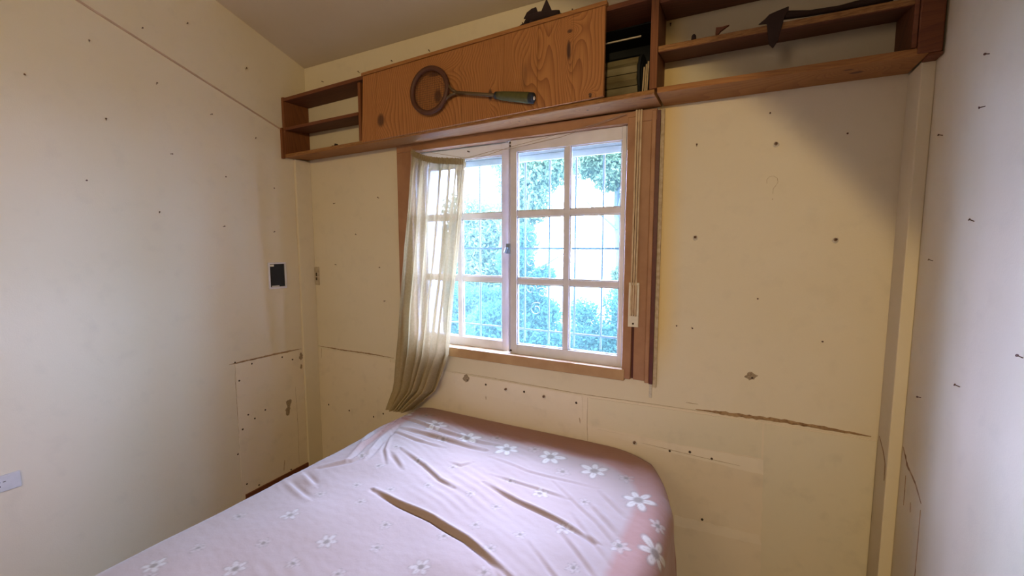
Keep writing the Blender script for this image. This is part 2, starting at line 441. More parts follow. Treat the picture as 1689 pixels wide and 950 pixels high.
# ---- wall marks. plane maps: (a, z, proud) -> point
def on_left(a, z, d): return (XL + d, a, z)
def on_back(a, z, d): return (a, YB - d, z)
def on_right(a, z, d): return (XR - d, a, z)
def blob(plane, a, z, ra, rz, mat, parent, name, d=0.0012, n=11, jag=0.3, base=0.0):
    q = random.random() * 6
    po = [(a + ra * math.cos(t) * (1 + jag * mnoise.noise((math.cos(t) * 1.3 + q, math.sin(t) * 1.3, a))), z + rz * math.sin(t) * (1 + jag * mnoise.noise((math.cos(t) * 1.3, math.sin(t) * 1.3 + q, z)))) for t in [2 * PI * k / n for k in range(n)]]
    b = MB()
    lo = [plane(p[0], p[1], base) for p in po]
    hi = [plane(a + (p[0] - a) * .82, z + (p[1] - z) * .82, base + d) for p in po]
    b.add(lo + hi, [tuple(range(n, 2 * n))] + [(i, (i + 1) % n, n + (i + 1) % n, n + i) for i in range(n)])
    return b.build(name, mat, parent)

def sheet_patch(plane, poly, mat, parent, name, d=0.002, wob=0.0, base=0.0):
    out = []
    n = len(poly)
    for i in range(n):
        a, b = poly[i], poly[(i + 1) % n]
        L = math.hypot(b[0] - a[0], b[1] - a[1]); k = max(1, int(L / 0.02)) if wob else 1
        for j in range(k):
            t = j / k; x = a[0] + (b[0] - a[0]) * t; z = a[1] + (b[1] - a[1]) * t
            w = mnoise.noise((x * 40, z * 40, 3.1)) * wob
            w2 = mnoise.noise((x * 40, z * 40, 9.1)) * wob
            out.append((x + w2, z + w))
    lo = [plane(x, z, base) for x, z in out]; hi = [plane(x, z, base + d) for x, z in out]
    m = len(out)
    b = MB().add(lo + hi, [tuple(range(m, 2 * m))] + [(i, (i + 1) % m, m + (i + 1) % m, m + i) for i in range(m)])
    return b.build(name, mat, parent)

def scar(plane, pts, w, mat, parent, name='crack', d=0.0015, base=0.0):
    """ragged line: pts (a,z) polyline with varying width w"""
    up, dn = [], []
    fine = []
    for i in range(len(pts) - 1):
        a, b = pts[i], pts[i + 1]; L = math.hypot(b[0] - a[0], b[1] - a[1]); k = max(2, int(L / 0.012))
        for j in range(k): fine.append((a[0] + (b[0] - a[0]) * j / k, a[1] + (b[1] - a[1]) * j / k))
    fine.append(pts[-1])
    n = len(fine)
    for i, (x, z) in enumerate(fine):
        q = fine[min(i + 1, n - 1)]; p = fine[max(i - 1, 0)]
        tx, tz = q[0] - p[0], q[1] - p[1]; L = math.hypot(tx, tz) or 1; nx, nz_ = -tz / L, tx / L
        e = min(1, 0.25 + 4 * min(i, n - 1 - i) / n)
        wu = w * e * (0.55 + 0.9 * abs(mnoise.noise((x * 45, z * 45, 1.7)))); wd = w * e * (0.45 + 0.9 * abs(mnoise.noise((x * 60, z * 60, 5.7))))
        up.append((x + nx * wu, z + nz_ * wu)); dn.append((x - nx * wd, z - nz_ * wd))
    vs = [plane(x, z, base) for x, z in up] + [plane(x, z, base + d) for x, z in fine] + [plane(x, z, base) for x, z in dn]
    fs = []
    for i in range(n - 1):
        fs += [(i, i + 1, n + i + 1, n + i), (n + i, n + i + 1, 2 * n + i + 1, 2 * n + i)]
    return MB().add(vs, fs).build(name, mat, parent)

def make_nail_mesh():
    b = MB()
    b.tube([(0, 0.004, 0), (0, -0.014, 0)], 0.0016, 6)
    b.tube([(0, -0.0135, 0), (0, -0.016, 0)], 0.0040, 8)
    me = bpy.data.meshes.new('nail'); me.from_pydata(b.v, [], b.f); me.update(); me.materials.append(M['nail']); return me
NAIL = make_nail_mesh()
def nail(plane, a, z, parent, s=1.0):
    o = bpy.data.objects.new('nail', NAIL); COL.objects.link(o)
    o.location = plane(a, z, 0.0)
    rot = {on_back: 0, on_left: PI / 2, on_right: -PI / 2}[plane]
    o.rotation_euler = (random.uniform(-.5, .3), 0, rot + random.uniform(-.4, .4)); o.scale = (s * .85, s * .8, s * .85)
    o.parent = parent

NAIL_LEFT = [(0.902,2.363), (0.694,2.153), (1.296,2.609), (1.588,2.488), (1.142,2.261), (0.937,2.040), (1.382,2.181), (1.623,2.105), (1.180,1.936), (0.849,1.760), (1.441,1.862), (1.721,1.832), (1.114,1.638), (1.411,1.582), (1.706,1.560), (1.100,2.503)]
HOLE_LEFT = [(1.524,0.772), (1.445,0.690), (1.719,0.768), (1.790,0.735), (1.485,0.470), (1.523,0.433), (1.590,0.464), (1.448,0.394), (1.741,0.004), (1.453,0.051), (1.525,0.008), (1.412,0.256), (1.430,0.802)]
CHIP_LEFT = [(1.852,0.740,0.016,0.024), (1.850,0.672,0.009,0.016), (1.747,0.455,0.018,0.030), (1.738,0.405,0.018,0.030)]
NAIL_BACK = [(-2.377,2.513), (-2.063,2.513), (-1.799,2.529), (-1.533,2.530), (-0.964,2.542), (-0.715,2.547), (-2.325,1.352), (-1.942,1.344), (-1.905,1.140), (-2.315,1.751), (-2.134,1.547), (-1.936,1.763), (-0.168,1.885), (0.088,1.980), (0.334,1.877), (0.080,1.265), (-0.218,1.129), (-0.159,1.126), (0.300,1.112), (-0.287,2.383)]
HOLE_BACK = [(-2.450,0.388), (-2.252,0.381), (-2.032,0.380), (-1.948,0.416), (-1.188,0.720), (-0.955,0.716), (-0.670,0.706), (-0.058,0.563), (-0.085,0.278), (-0.146,0.573), (-0.229,0.559)]
PLUG_BACK = [(0.114,1.864), (-0.159,1.511), (0.321,1.497), (-0.384,0.566), (-1.063,0.715), (-0.842,0.711)]
CHIP_BACK = [(-1.314,0.732,0.020,0.022), (0.071,0.942,0.022,0.015)]
NAIL_RIGHT = [(1.515,1.939), (1.510,1.814), (1.755,1.799), (1.507,1.534), (1.741,1.428), (1.243,1.245), (1.495,1.110), (1.736,1.005)]
for a, z in NAIL_LEFT: nail(on_left, a, z, wl)
for a, z in NAIL_BACK: nail(on_back, a, z, wb)
for a, z in NAIL_RIGHT: nail(on_right, a, z, wr, 0.9)

# lower band of old wainscot ground, a shade thicker than the wall
sheet_patch(on_left, [(1.424, FZ), (1.865, FZ), (1.865, 0.785), (1.428, 0.790)], M['wall_lower'], wl, 'plaster_patch', 0.003, 0.004)
sheet_patch(on_back, [(XL + .02, FZ), (-1.88, FZ), (-1.88, 0.778), (XL + .02, 0.775)], M['wall_lower'], wb, 'plaster_patch', 0.003, 0.004)
sheet_patch(on_back, [(-1.88, FZ), (0.486, FZ), (0.486, 0.762), (-0.123, 0.762), (-0.64, 0.752), (-1.88, 0.760)], M['wall_lower'], wb, 'plaster_patch', 0.003, 0.003)
B0 = 0.003
sheet_patch(on_back, [(-1.417, 0.758), (-0.643, 0.746), (-0.634, 0.632), (-1.377, 0.670)], M['patch_pale'], wb, 'plaster_patch', 0.0015, 0.005, B0)
sheet_patch(on_back, [(-0.606, 0.743), (0.122, 0.757), (0.124, 0.610), (-0.20, 0.598), (-0.609, 0.606)], M['patch_dull'], wb, 'plaster_patch', 0.0022, 0.004, B0)
sheet_patch(on_back, [(-0.56, 0.590), (0.135, 0.602), (0.135, 0.540), (-0.25, 0.552), (-0.56, 0.575)], M['patch_pale'], wb, 'plaster_patch', 0.0012, 0.006, B0)
sheet_patch(on_back, [(0.128, 0.755), (0.486, 0.758), (0.486, FZ), (0.150, FZ)], M['patch_dull'], wb, 'plaster_patch', 0.0022, 0.003, B0)
sheet_patch(on_back, [(-0.20, 0.262), (0.135, 0.275), (0.142, 0.235), (-0.20, 0.215)], M['patch_pale'], wb, 'plaster_patch', 0.0012, 0.006, B0)
for a, z in HOLE_LEFT: blob(on_left, a, z, .0055, .0055, M['hole'], wl, 'nail_hole', base=B0 if z < .78 else 0)
for a, z, ra, rz in CHIP_LEFT: blob(on_left, a, z, ra, rz, M['chip'], wl, 'plaster_chip', base=B0, jag=0.7, n=14)
for a, z in HOLE_BACK: blob(on_back, a, z, .0055, .006, M['hole'], wb, 'nail_hole', base=B0 + .0015)
for a, z, ra, rz in CHIP_BACK:
    blob(on_back, a, z, ra, rz, M['chip'], wb, 'plaster_chip', base=B0 + .0015 if z < .76 else 0, jag=0.7, n=14)
    blob(on_back, a + .006, z - .004, .004, .004, M['hole'], wb, 'nail_hole', base=B0 + .003 if z < .76 else .0015)
for a, z in PLUG_BACK:
    bs = B0 + .001 if z < .76 else 0
    blob(on_back, a, z - .003, .011, .011, M['halo'], wb, 'filler_ring', base=bs, d=.001)
    MB().tube([on_back(a, z, bs), on_back(a, z, bs + .010)], [.0065, .0055], 9).build('wall_plug', M['plug'], wb)
    blob(on_back, a, z, .0032, .0032, M['hole'], wb, 'nail_hole', base=bs + .0102, d=.0005)
# ragged lines where the dado rail was torn away
scar(on_left, [(1.395, 0.797), (1.55, 0.797), (1.72, 0.796), (1.86, 0.792)], .0065, M['scar'], wl)
scar(on_left, [(1.424, 0.74), (1.426, 0.45), (1.430, 0.03)], .0022, M['scar_pale'], wl)
scar(on_left, [(1.80, 0.55), (1.805, 0.30), (1.80, 0.02)], .002, M['scar_pale'], wl, base=B0)
scar(on_left, [(1.70, 0.09), (1.69, 0.02)], .003, M['scar'], wl, base=B0)
scar(on_back, [(XL + .02, 0.790), (-2.3, 0.787), (-2.05, 0.790), (-1.85, 0.786)], .005, M['scar'], wb)
scar(on_back, [(-1.43, 0.762), (-1.19, 0.762), (-0.9, 0.757), (-0.64, 0.753), (-0.3, 0.761), (-0.12, 0.764)], .0018, M['scar_pale'], wb)
scar(on_back, [(-0.13, 0.767), (0.0, 0.771), (0.21, 0.777), (0.34, 0.774), (0.47, 0.771)], .010, M['scar'], wb)
scar(on_back, [(-0.17, 0.792), (-0.12, 0.792)], .003, M['scar_pale'], wb)
scar(on_back, [(-0.35, 0.570), (-0.10, 0.560), (0.05, 0.558)], .0018, M['scar_pale'], wb, base=B0 + .002)
scar(on_back, [(-0.612, 0.742), (-0.614, 0.62), (-0.606, 0.45)], .0015, M['scar_pale'], wb, base=B0)
scar(on_back, [(-0.655, 0.640), (-0.648, 0.605)], .003, M['scar'], wb, base=B0)
scar(on_back, [(-1.19, 0.655), (-1.187, 0.635)], .003, M['scar'], wb, base=B0)
scar(on_back, [(-2.50, 0.78), (-2.505, 0.71)], .003, M['scar_pale'], wb, base=B0)
scar(on_right, [(1.845, 0.80), (1.80, 0.76), (1.72, 0.735), (1.66, 0.70)], .008, M['scar'], wr)
scar(on_right, [(1.66, 0.68), (1.655, 0.40), (1.66, 0.0)], .0025, M['scar'], wr)
scar(on_right, [(1.80, 0.72), (1.795, 0.62)], .004, M['scar'], wr)
scar(on_right, [(1.74, 0.66), (1.735, 0.63)], .004, M['scar'], wr)
def on_col(a, z, d): return (0.489 - d, a, z)
scar(on_col, [(1.955, 0.785), (1.90, 0.75), (1.87, 0.72), (1.865, 0.66)], .006, M['scar'], wb, base=0.0005)
# faint pencilled question mark
qm = MB()
Q = [(0.091,1.716), (0.090,1.730), (0.098,1.741), (0.112,1.743), (0.125,1.734), (0.128,1.718), (0.120,1.704), (0.113,1.694), (0.113,1.674)]
qm.tube([on_back(a, z, .0004) for a, z in Q], .0009, 5); qm.tube([on_back(0.113, 1.657, .0004), on_back(0.113, 1.652, .0004)], .0016, 5)
qm.build('pencil_mark', M['scar_pale'], wb)

# ------------------------------------------------------------------ window
win = thing('window_1', None, None, (-1.05, 1.976, 0.9))
del win['label']; del win['category']; win['kind'] = 'structure'
cs = MB()
cs.box(-1.765, -1.66, 1.950, 1.985, 0.885, 2.0055); cs.build('casing_board', M['casing'], win, bevel=.002)
MB().box(-1.765, -0.325, 1.950, 2.0, 2.006, 2.053).build('casing_board', M['casing'], win, bevel=.002)
MB().box(-0.447, -0.408, 1.948, 2.0, 0.868, 2.03).build('casing_board', M['casing'], win, bevel=.003)
MB().box(-0.397, -0.346, 1.955, 1.9759, 0.868, 2.045).build('casing_board', M['casing'], win, bevel=.002)
MB().box(-0.408, -0.397, 1.966, 1.9759, 0.870, 2.04).build('casing_groove', M['casing_dark'], win)
MB().box(-0.345, -0.327, 1.946, 1.9759, 0.862, 2.045).build('casing_board', M['casing'], win, bevel=.003)
MB().box(-0.327, -0.311, 1.952, 1.9759, 0.858, 2.045).build('casing_edge', M['casing_dark'], win)
MB().box(-0.311, -0.296, 1.962, 1.9759, 0.842, 2.05).build('wall_lath', M['scar_pale'], win, bevel=.0015)
MB().box(-0.327, -0.315, 1.972, 1.9759, 0.790, 0.858).build('wall_lath', M['halo'], win)
MB().box(-1.66, -0.435, 1.945, 2.06, 0.858, 0.911).build('window_sill', M['sill'], win, bevel=.003)
# reveal lining behind the casing
MB().box(-1.665, -1.655, 1.98, 2.22, .905, 2.01).build('reveal_board', M['white'], win)
MB().box(-0.457, -0.445, 1.985, 2.22, .905, 2.01).build('reveal_board', M['white'], win)
def sash(x0, x1, gx0, gx1, mx0, mx1, y, handle):
    s = MB()
    yb = y + 0.028
    s.box(x0, gx0, y, yb, 0.909, 2.006); s.box(gx1, x1, y, yb, 0.909, 2.006)
    s.box(gx0, gx1, y, yb, 0.909, 0.962); s.box(gx0, gx1, y, yb, 1.946, 2.006)
    f = s.build('sash_frame', M['white'], win, bevel=.002)
    MB().box(mx0, mx1, y + .002, yb - .004, 0.960, 1.948).build('glazing_bar', M['white'], win, bevel=.003)
    for z0, z1 in ((1.281, 1.309), (1.621, 1.651)):
        MB().box(gx0, gx1, y + .004, yb - .006, z0, z1).build('glazing_bar', M['white'], win, bevel=.003)
    for xa, xb in ((gx0, mx0), (mx1, gx1)):
        for z0, z1 in ((.962, 1.281), (1.309, 1.621), (1.651, 1.946)):
            MB().box(xa, xb, y + .016, y + .019, z0, z1).build('pane', M['glass'], win)
            # thin putty fillet round the pane
            p = MB(); w = .005
            p.box(xa, xb, y + .008, y + .016, z0, z0 + w); p.box(xa, xb, y + .008, y + .016, z1 - w, z1)
            p.box(xa, xa + w, y + .008, y + .016, z0, z1); p.box(xb - w, xb, y + .008, y + .016, z0, z1)
            p.build('putty', M['putty'], win)
    return f
fr = sash(-1.045, -0.459, -1.006, -0.478, -0.751, -0.722, 1.985, True)
fl_ = sash(-1.655, -1.070, -1.618, -1.110, -1.396, -1.367, 2.018, False)
MB().box(-1.052, -1.047, 1.980, 2.014, .915, 2.0).build('meeting_strip', M['white'], win)
h = MB(); h.box(-1.062, -1.040, 1.972, 1.980, 1.435, 1.487); h.tube([(-1.050, 1.973, 1.462), (-1.050, 1.955, 1.462), (-1.056, 1.950, 1.440)], .006, 8)
h.build('latch', M['metal'], fr, bevel=0)
for z in (1.995, 1.978): MB().tube([(-1.045, 1.986, z), (-1.045, 1.982, z)], .006, 8).build('screw', M['hole'], fr)
MB().tube([(-1.040, 1.986, .925), (-1.040, 1.982, .925)], .006, 8).build('screw', M['hole'], fr)
# knobs on the casing that hold the curtain wire
MB().tube([(-1.30, 2.0, 1.978), (-1.30, 1.985, 1.978)], .004, 7).build('wire_hook', M['nail'], win)

# ------------------------------------------------------------------ roller shutter: lowered edge, roll above, strap
rs = thing('roller_shutter', 'wooden roller shutter rolled up in the dark box above the window', 'shutter', (-1.05, 2.10, 1.9))
for k in range(3):
    MB().box(-1.645, -0.46, 2.095 + k * .002, 2.107 + k * .002, 1.916 + k * .034, 1.949 + k * .034).build('slat', M['shutter'], rs, bevel=.003)
cy_, cz_, R_ = 2.085, 2.225, 0.098
NS = 11
for k in range(NS):
    a0 = 2 * PI * k / NS + 0.25; a1 = a0 + 2 * PI / NS * 0.93
    def pt(a, r, x): return (x, cy_ + r * math.cos(a), cz_ + r * math.sin(a))
    am = (a0 + a1) / 2
    b = MB()
    sec = [(a0, R_ - .006), (am, R_ + .004), (a1, R_ - .006), (a1, R_ - .018), (a0, R_ - .018)]
    b.prism([pt(a, r, -1.90) for a, r in sec], (1.90 - 0.405 - .018, 0, 0))
    b.build('roll_slat', M['slat'], rs)
MB().tube([(-1.92, cy_, cz_), (-.405, cy_, cz_)], R_ - .02, 20).build('roll_core', M['black'], rs)
MB().tube([(-.418, cy_, cz_), (-.408, cy_, cz_)], R_ + .006, 24).build('end_disc', M['black'], rs)
# box lining in the wall above the window
sb = MB()
sb.box(-1.949, -0.346, 2.185, 2.195, 2.086, 2.429); sb.box(-1.949, -0.346, 1.978, 2.185, 2.415, 2.429)
sb.box(-0.352, -0.3455, 1.978, 2.185, 2.086, 2.415); sb.box(-1.949, -1.943, 1.978, 2.185, 2.086, 2.415)
sb.box(-1.943, -.352, 1.978, 2.185, 2.0855, 2.090)
sb = sb.build('trim_4', M['black'], kind='structure')
MB().box(-0.60, -0.405, 1.974, 1.980, 2.366, 2.371).build('lining_edge', M['patch_pale'], sb)

tp = thing('strap_winder', 'ivory strap winder with pale pull straps in the right side casing of the window', 'strap winder', (-0.395, 1.955, 1.11))
wp = MB()
x0, x1, z0, z1 = -0.423, -0.377, 1.112, 1.312
y0, y1 = 1.9425, 1.947
wp.box(x0, x1, y0, y1, z0, z0 + .050); wp.box(x0, x1, y0, y1, z1 - .012, z1)
wp.box(x0, x0 + .010, y0, y1, z0 + .050, z1 - .012); wp.box(x1 - .010, x1, y0, y1, z0 + .050, z1 - .012)
wp.build('cover_plate', M['plastic'], tp, bevel=.0015)
MB().box(x0 + .010, x1 - .010, 1.946, 1.9475, z0 + .028, z0 + .056).build('slot', M['hole'], tp)
MB().box(x0 + .010, x1 - .010, 1.9455, 1.947, z0 + .056, z1 - .012).build('slot', M['casing'], tp)
MB().tube([((x0 + x1) / 2, 1.943, z0 + .015), ((x0 + x1) / 2, 1.9405, z0 + .015)], .0045, 9).build('screw', M['hole'], tp)
for k, xx in enumerate((-.4105, -.4005, -.3905)):
    b = MB(); w = .0035
    zt = 2.052
    b.hexa([(xx - w, 1.934 - k * .001, z0 + .050), (xx + w, 1.934 - k * .001, z0 + .050), (xx + w, 1.936 - k * .001, z0 + .050), (xx - w, 1.936 - k * .001, z0 + .050),
            (xx - w + .004, 1.934, zt), (xx + w + .004, 1.934, zt), (xx + w + .004, 1.936, zt), (xx - w + .004, 1.936, zt)])
    b.build('strap', M['strap'], tp)
for k, xx in enumerate((-.386, -.377, -.369)):
    MB().hexa([(xx - .003, 1.930, 2.075), (xx + .003, 1.930, 2.075), (xx + .003, 1.932, 2.075), (xx - .003, 1.932, 2.075),
               (xx - .003, 1.965, 2.235 + .01 * k), (xx + .003, 1.965, 2.235 + .01 * k), (xx + .003, 1.967, 2.235 + .01 * k), (xx - .003, 1.967, 2.235 + .01 * k)]).build('strap', M['strap'], tp)

# ------------------------------------------------------------------ grille outside
gr = thing('window_grille', 'thin iron bar grille with curled scrolls outside the window panes', 'grille', (-1.05, 2.2, 0.9))
gx = [-1.065 + .1485 * k for k in range(-3, 5)]
for x in gx:
    MB().tube([(x, 2.205, .93), (x, 2.205, 2.0)], .0055, 6).build('bar', M['grille'], gr)
for z in (1.0, 1.461):
    MB().box(-1.655, -.45, 2.196, 2.201, z - .005, z + .005).build('cross_bar', M['grille'], gr)
def scroll(cx, cz0, r, turns, sgn, rot=0.0):
    p = []
    for k in range(26):
        t = k / 25; a = rot + sgn * turns * 2 * PI * t; rr = r * (1 - .8 * t)
        p.append((cx + rr * math.cos(a), 2.198, cz0 + rr * math.sin(a)))
    MB().tube(p, .0032, 5).build('scroll', M['grille'], gr)
for x0 in (-.99,):
    for zc in (1.385, 1.52, 1.235):
        scroll(x0 - .034, zc, .036, 1.5, 1, 0); scroll(x0 + .034, zc - .02, .034, 1.5, -1, PI)
    scroll(x0, 1.12, .04, 1.4, 1, 1)

# ------------------------------------------------------------------ garden behind the glass
gd = MB().box(-30, 12, 2.5, 40, -0.7, -0.5).build('ground', M['ground'], kind='structure')
def leaf_cloud(name, blobs, n, size, mat, parent):
    vs = []; fs = []
    wts = np.array([b[3] ** 2 for b in blobs]); wts = wts / wts.sum()
    idx = rng.choice(len(blobs), n, p=wts)
    for i in idx:
        cx, cy, cz1, r = blobs[i]
        d = rng.normal(size=3); d /= np.linalg.norm(d); rr = r * (0.25 + 0.8 * rng.rand() ** .7)
        c = np.array([cx, cy, cz1]) + d * rr * np.array([1, 1, .85])
        u = rng.normal(size=3); u /= np.linalg.norm(u); w = np.cross(u, rng.normal(size=3)); w /= np.linalg.norm(w)
        s = size * (.6 + .8 * rng.rand()); k = len(vs)
        vs += [tuple(c - u * s), tuple(c + w * s * .42), tuple(c + u * s), tuple(c - w * s * .42)]
        fs.append((k, k + 1, k + 2, k + 3))
    me = bpy.data.meshes.new(name); me.from_pydata(vs, [], fs); me.update(); me.materials.append(mat)
    o = bpy.data.objects.new(name, me); COL.objects.link(o)
    o.parent = parent; o.matrix_parent_inverse = Matrix.Translation(parent.location).inverted(); o['kind'] = 'stuff'
    return o
def tree(x, y, h, blobs, n, size, mat, label):
    t = thing('garden_tree', label, 'tree', (x, y, -0.5), 'garden trees beyond the window')
    t.pop('group', None)
    MB().tube([(x, y, -.5), (x + .1, y, h * .3), (x - .05, y + .1, h * .7), (x, y, h)], [.13, .11, .07, .02], 9).build('trunk', M['bark'], t)
    for k in range(4):
        a = k * 1.7; MB().tube([(x, y, h * (.35 + .1 * k)), (x + math.cos(a) * .7, y + math.sin(a) * .5, h * (.5 + .12 * k))], [.04, .012], 6).build('branch', M['bark'], t)
    leaf_cloud('foliage', blobs, n, size, mat, t)
def bush(blobs, n, size, mat, label, name='garden_bush'):
    t = thing(name, label, 'bush', (blobs[0][0], blobs[0][1], -.5))
    MB().tube([(blobs[0][0], blobs[0][1], -.5), (blobs[0][0], blobs[0][1], blobs[0][2])], [.06, .02], 7).build('stem', M['bark'], t)
    leaf_cloud('foliage', blobs, n, size, mat, t)
tree(-3.35, 7.0, 2.7, [(-3.35, 7.0, 2.65, .55), (-2.85, 7.0, 2.9, .45), (-3.6, 7.1, 2.0, .40), (-3.7, 7.1, 3.2, .5), (-3.5, 7.0, 1.5, .35), (-3.1, 7.0, 3.4, .5), (-3.2, 7.0, 2.15, .3)], 22000, .045, M['leaf'],
     'pale mint green tree seen through the top left pane of the right sash')
tree(-6.0, 10.5, 2.4, [(-6.2, 10.5, 1.7, .8), (-5.6, 10.5, 2.3, .6), (-6.9, 10.6, 2.3, .9), (-6.4, 10.4, .8, .8), (-7.6, 10.5, 1.4, .9), (-5.6, 10.5, 1.2, .6), (-7.0, 10.5, .6, .8), (-5.4, 10.5, .3, .7)], 26000, .065, M['leaf'],
     'pale bushy tree far behind the left sash, below a patch of blue sky')
tree(-2.15, 8.7, 3.3, [(-2.55, 8.7, 3.3, .45), (-2.0, 8.7, 3.1, .45), (-1.8, 8.7, 2.5, .30), (-1.95, 8.8, 3.9, .6), (-1.8, 8.7, 1.6, .28), (-1.9, 8.7, .9, .35), (-1.75, 8.7, 2.05, .28), (-2.9, 8.7, 3.6, .4), (-2.35, 8.7, 2.85, .35), (-2.8, 8.7, 3.1, .3)], 24000, .045, M['leaf'],
     'loose green tree at the right edge of the window view')
bush([(-2.45, 4.3, .55, .34), (-2.08, 4.3, .95, .24), (-2.15, 4.3, .3, .36), (-2.2, 4.3, 1.3, .22), (-1.85, 4.3, .75, .2), (-2.1, 4.3, 1.6, .15), (-1.9, 4.3, .45, .3), (-1.85, 4.3, 1.15, .14)], 24000, .026, M['leaf_blue'], 'tall blue-green bush seen through the left panes of the right sash')
bush([(-1.77, 5.6, 0.23, 0.44), (-1.22, 5.6, 0.23, 0.43), (-2.07, 5.6, -0.20, 0.43), (-0.91, 5.6, -0.08, 0.49), (-1.28, 5.6, 0.72, 0.27), (-1.83, 5.6, 0.59, 0.22), (-1.52, 5.6, -0.08, 0.49)], 24000, .026, M['leaf_blue'], 'low blue-green bush seen through the bottom right panes of the right sash')
bush([(-3.5, 5.2, .4, .45), (-3.1, 5.2, .3, .4), (-3.9, 5.3, .6, .5), (-3.4, 5.2, -.1, .4), (-3.2, 5.2, .7, .25), (-2.8, 5.2, .3, .35), (-2.9, 5.2, .75, .2)], 24000, .03, M['leaf_blue'], 'wide blue-green bush seen through the bottom panes of the left sash')

# ------------------------------------------------------------------ wooden shelf over the window
YS = 1.797
def lerp(a, b, t): return a + (b - a) * t
def board(x0, x1, zf0, zf1, zr0, zr1, th, yf, mat, parent, name='shelf_board', yr=YB - .001, bev=.0015):
    """underside heights: front/rear at x0/x1"""
    return MB().hexa([(x0, yf, zf0), (x1, yf, zf1), (x1, yr, zr1), (x0, yr, zr0),
                      (x0, yf, zf0 + th), (x1, yf, zf1 + th), (x1, yr, zr1 + th), (x0, yr, zr0 + th)]).build(name, mat, parent, bevel=bev)
sh = thing('wall_shelf', 'long reddish pine shelf over the window with open cubbies at its left end', 'shelf', (-1.4, 1.88, 2.03))
XE = XL + .004
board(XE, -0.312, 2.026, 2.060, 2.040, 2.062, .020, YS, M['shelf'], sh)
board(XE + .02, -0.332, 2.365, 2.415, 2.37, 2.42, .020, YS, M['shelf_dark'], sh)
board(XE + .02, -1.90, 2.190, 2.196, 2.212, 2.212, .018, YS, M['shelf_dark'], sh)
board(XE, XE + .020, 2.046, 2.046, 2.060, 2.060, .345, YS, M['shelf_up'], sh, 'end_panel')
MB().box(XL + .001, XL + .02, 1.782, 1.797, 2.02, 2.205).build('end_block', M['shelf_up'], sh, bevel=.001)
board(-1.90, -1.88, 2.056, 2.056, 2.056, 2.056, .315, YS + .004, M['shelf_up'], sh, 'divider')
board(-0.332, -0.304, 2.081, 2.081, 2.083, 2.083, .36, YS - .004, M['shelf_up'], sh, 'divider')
MB().box(-2.02, -1.93, 1.966, 1.975, 2.06, 2.40).build('door_shade_strip', M['shelf'], sh)  # wood-coloured strip standing in for the door's shade on the wall
# raw sawn edges, slightly lighter, along the board fronts
MB().hexa([(-2.53, YS - .003, 2.030), (-.312, YS - .003, 2.062), (-.312, YS, 2.062), (-2.53, YS, 2.030), (-2.53, YS - .003, 2.043), (-.312, YS - .003, 2.077), (-.312, YS, 2.077), (-2.53, YS, 2.043)]).build('front_edge', M['edge'], sh)

dp = thing('sliding_door_panel', 'orange pine door panel with dark knots covering the middle of the shelf', 'door panel', (-1.2, 1.79, 2.05))
def door_pt(u, w, y):   # u 0..1 along, w 0..1 up
    xb = lerp(-1.855, -0.508, u); xt = lerp(-1.832, -0.506, u)
    zb = lerp(2.040, 2.078, u); zt = lerp(2.385, 2.425, u)
    return (lerp(xb, xt, w), y, lerp(zb, zt, w))
cuts = [0.0, .075, .30, .485, .655, .78, .90, 1.0]
for i in range(len(cuts) - 1):
    a, b = cuts[i] + .0004, cuts[i + 1] - .0004
    y0 = 1.777 + (.0006 if i % 2 else 0); y1 = 1.7935
    MB().hexa([door_pt(a, 0, y0), door_pt(b, 0, y0), door_pt(b, 0, y1), door_pt(a, 0, y1),
               door_pt(a, 1, y0), door_pt(b, 1, y0), door_pt(b, 1, y1), door_pt(a, 1, y1)]).build('plank', M['door'], dp, bevel=.0006)
MB().hexa([(-1.840, 1.772, 2.386), (-.500, 1.772, 2.426), (-.500, 1.80, 2.426), (-1.840, 1.80, 2.386),
           (-1.840, 1.772, 2.402), (-.500, 1.772, 2.442), (-.500, 1.80, 2.442), (-1.840, 1.80, 2.402)]).build('top_rail', M['shelf'], dp, bevel=.0015)
MB().tube([(-.563, 1.778, 2.092), (-.563, 1.773, 2.092)], .006, 9).build('peg', M['nail'], dp)

s2 = thing('corner_shelf', 'open two-tier pine shelf in the upper right corner beside the window', 'shelf', (0.1, 1.88, 2.06))
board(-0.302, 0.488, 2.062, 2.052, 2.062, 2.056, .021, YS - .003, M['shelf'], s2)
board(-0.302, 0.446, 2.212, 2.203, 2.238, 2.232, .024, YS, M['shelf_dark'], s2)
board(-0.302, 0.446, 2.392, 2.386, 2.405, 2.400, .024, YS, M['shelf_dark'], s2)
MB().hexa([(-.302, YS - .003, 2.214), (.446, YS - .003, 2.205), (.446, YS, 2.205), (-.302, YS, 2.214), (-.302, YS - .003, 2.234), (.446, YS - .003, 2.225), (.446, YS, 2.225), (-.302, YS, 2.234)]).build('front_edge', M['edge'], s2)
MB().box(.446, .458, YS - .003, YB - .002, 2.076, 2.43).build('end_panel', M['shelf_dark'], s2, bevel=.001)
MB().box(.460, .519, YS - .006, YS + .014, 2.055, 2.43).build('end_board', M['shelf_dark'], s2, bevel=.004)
MB().box(.4885, .521, YS - .001, 1.850, 2.046, 2.054).build('cleat', M['shelf_dark'], s2)

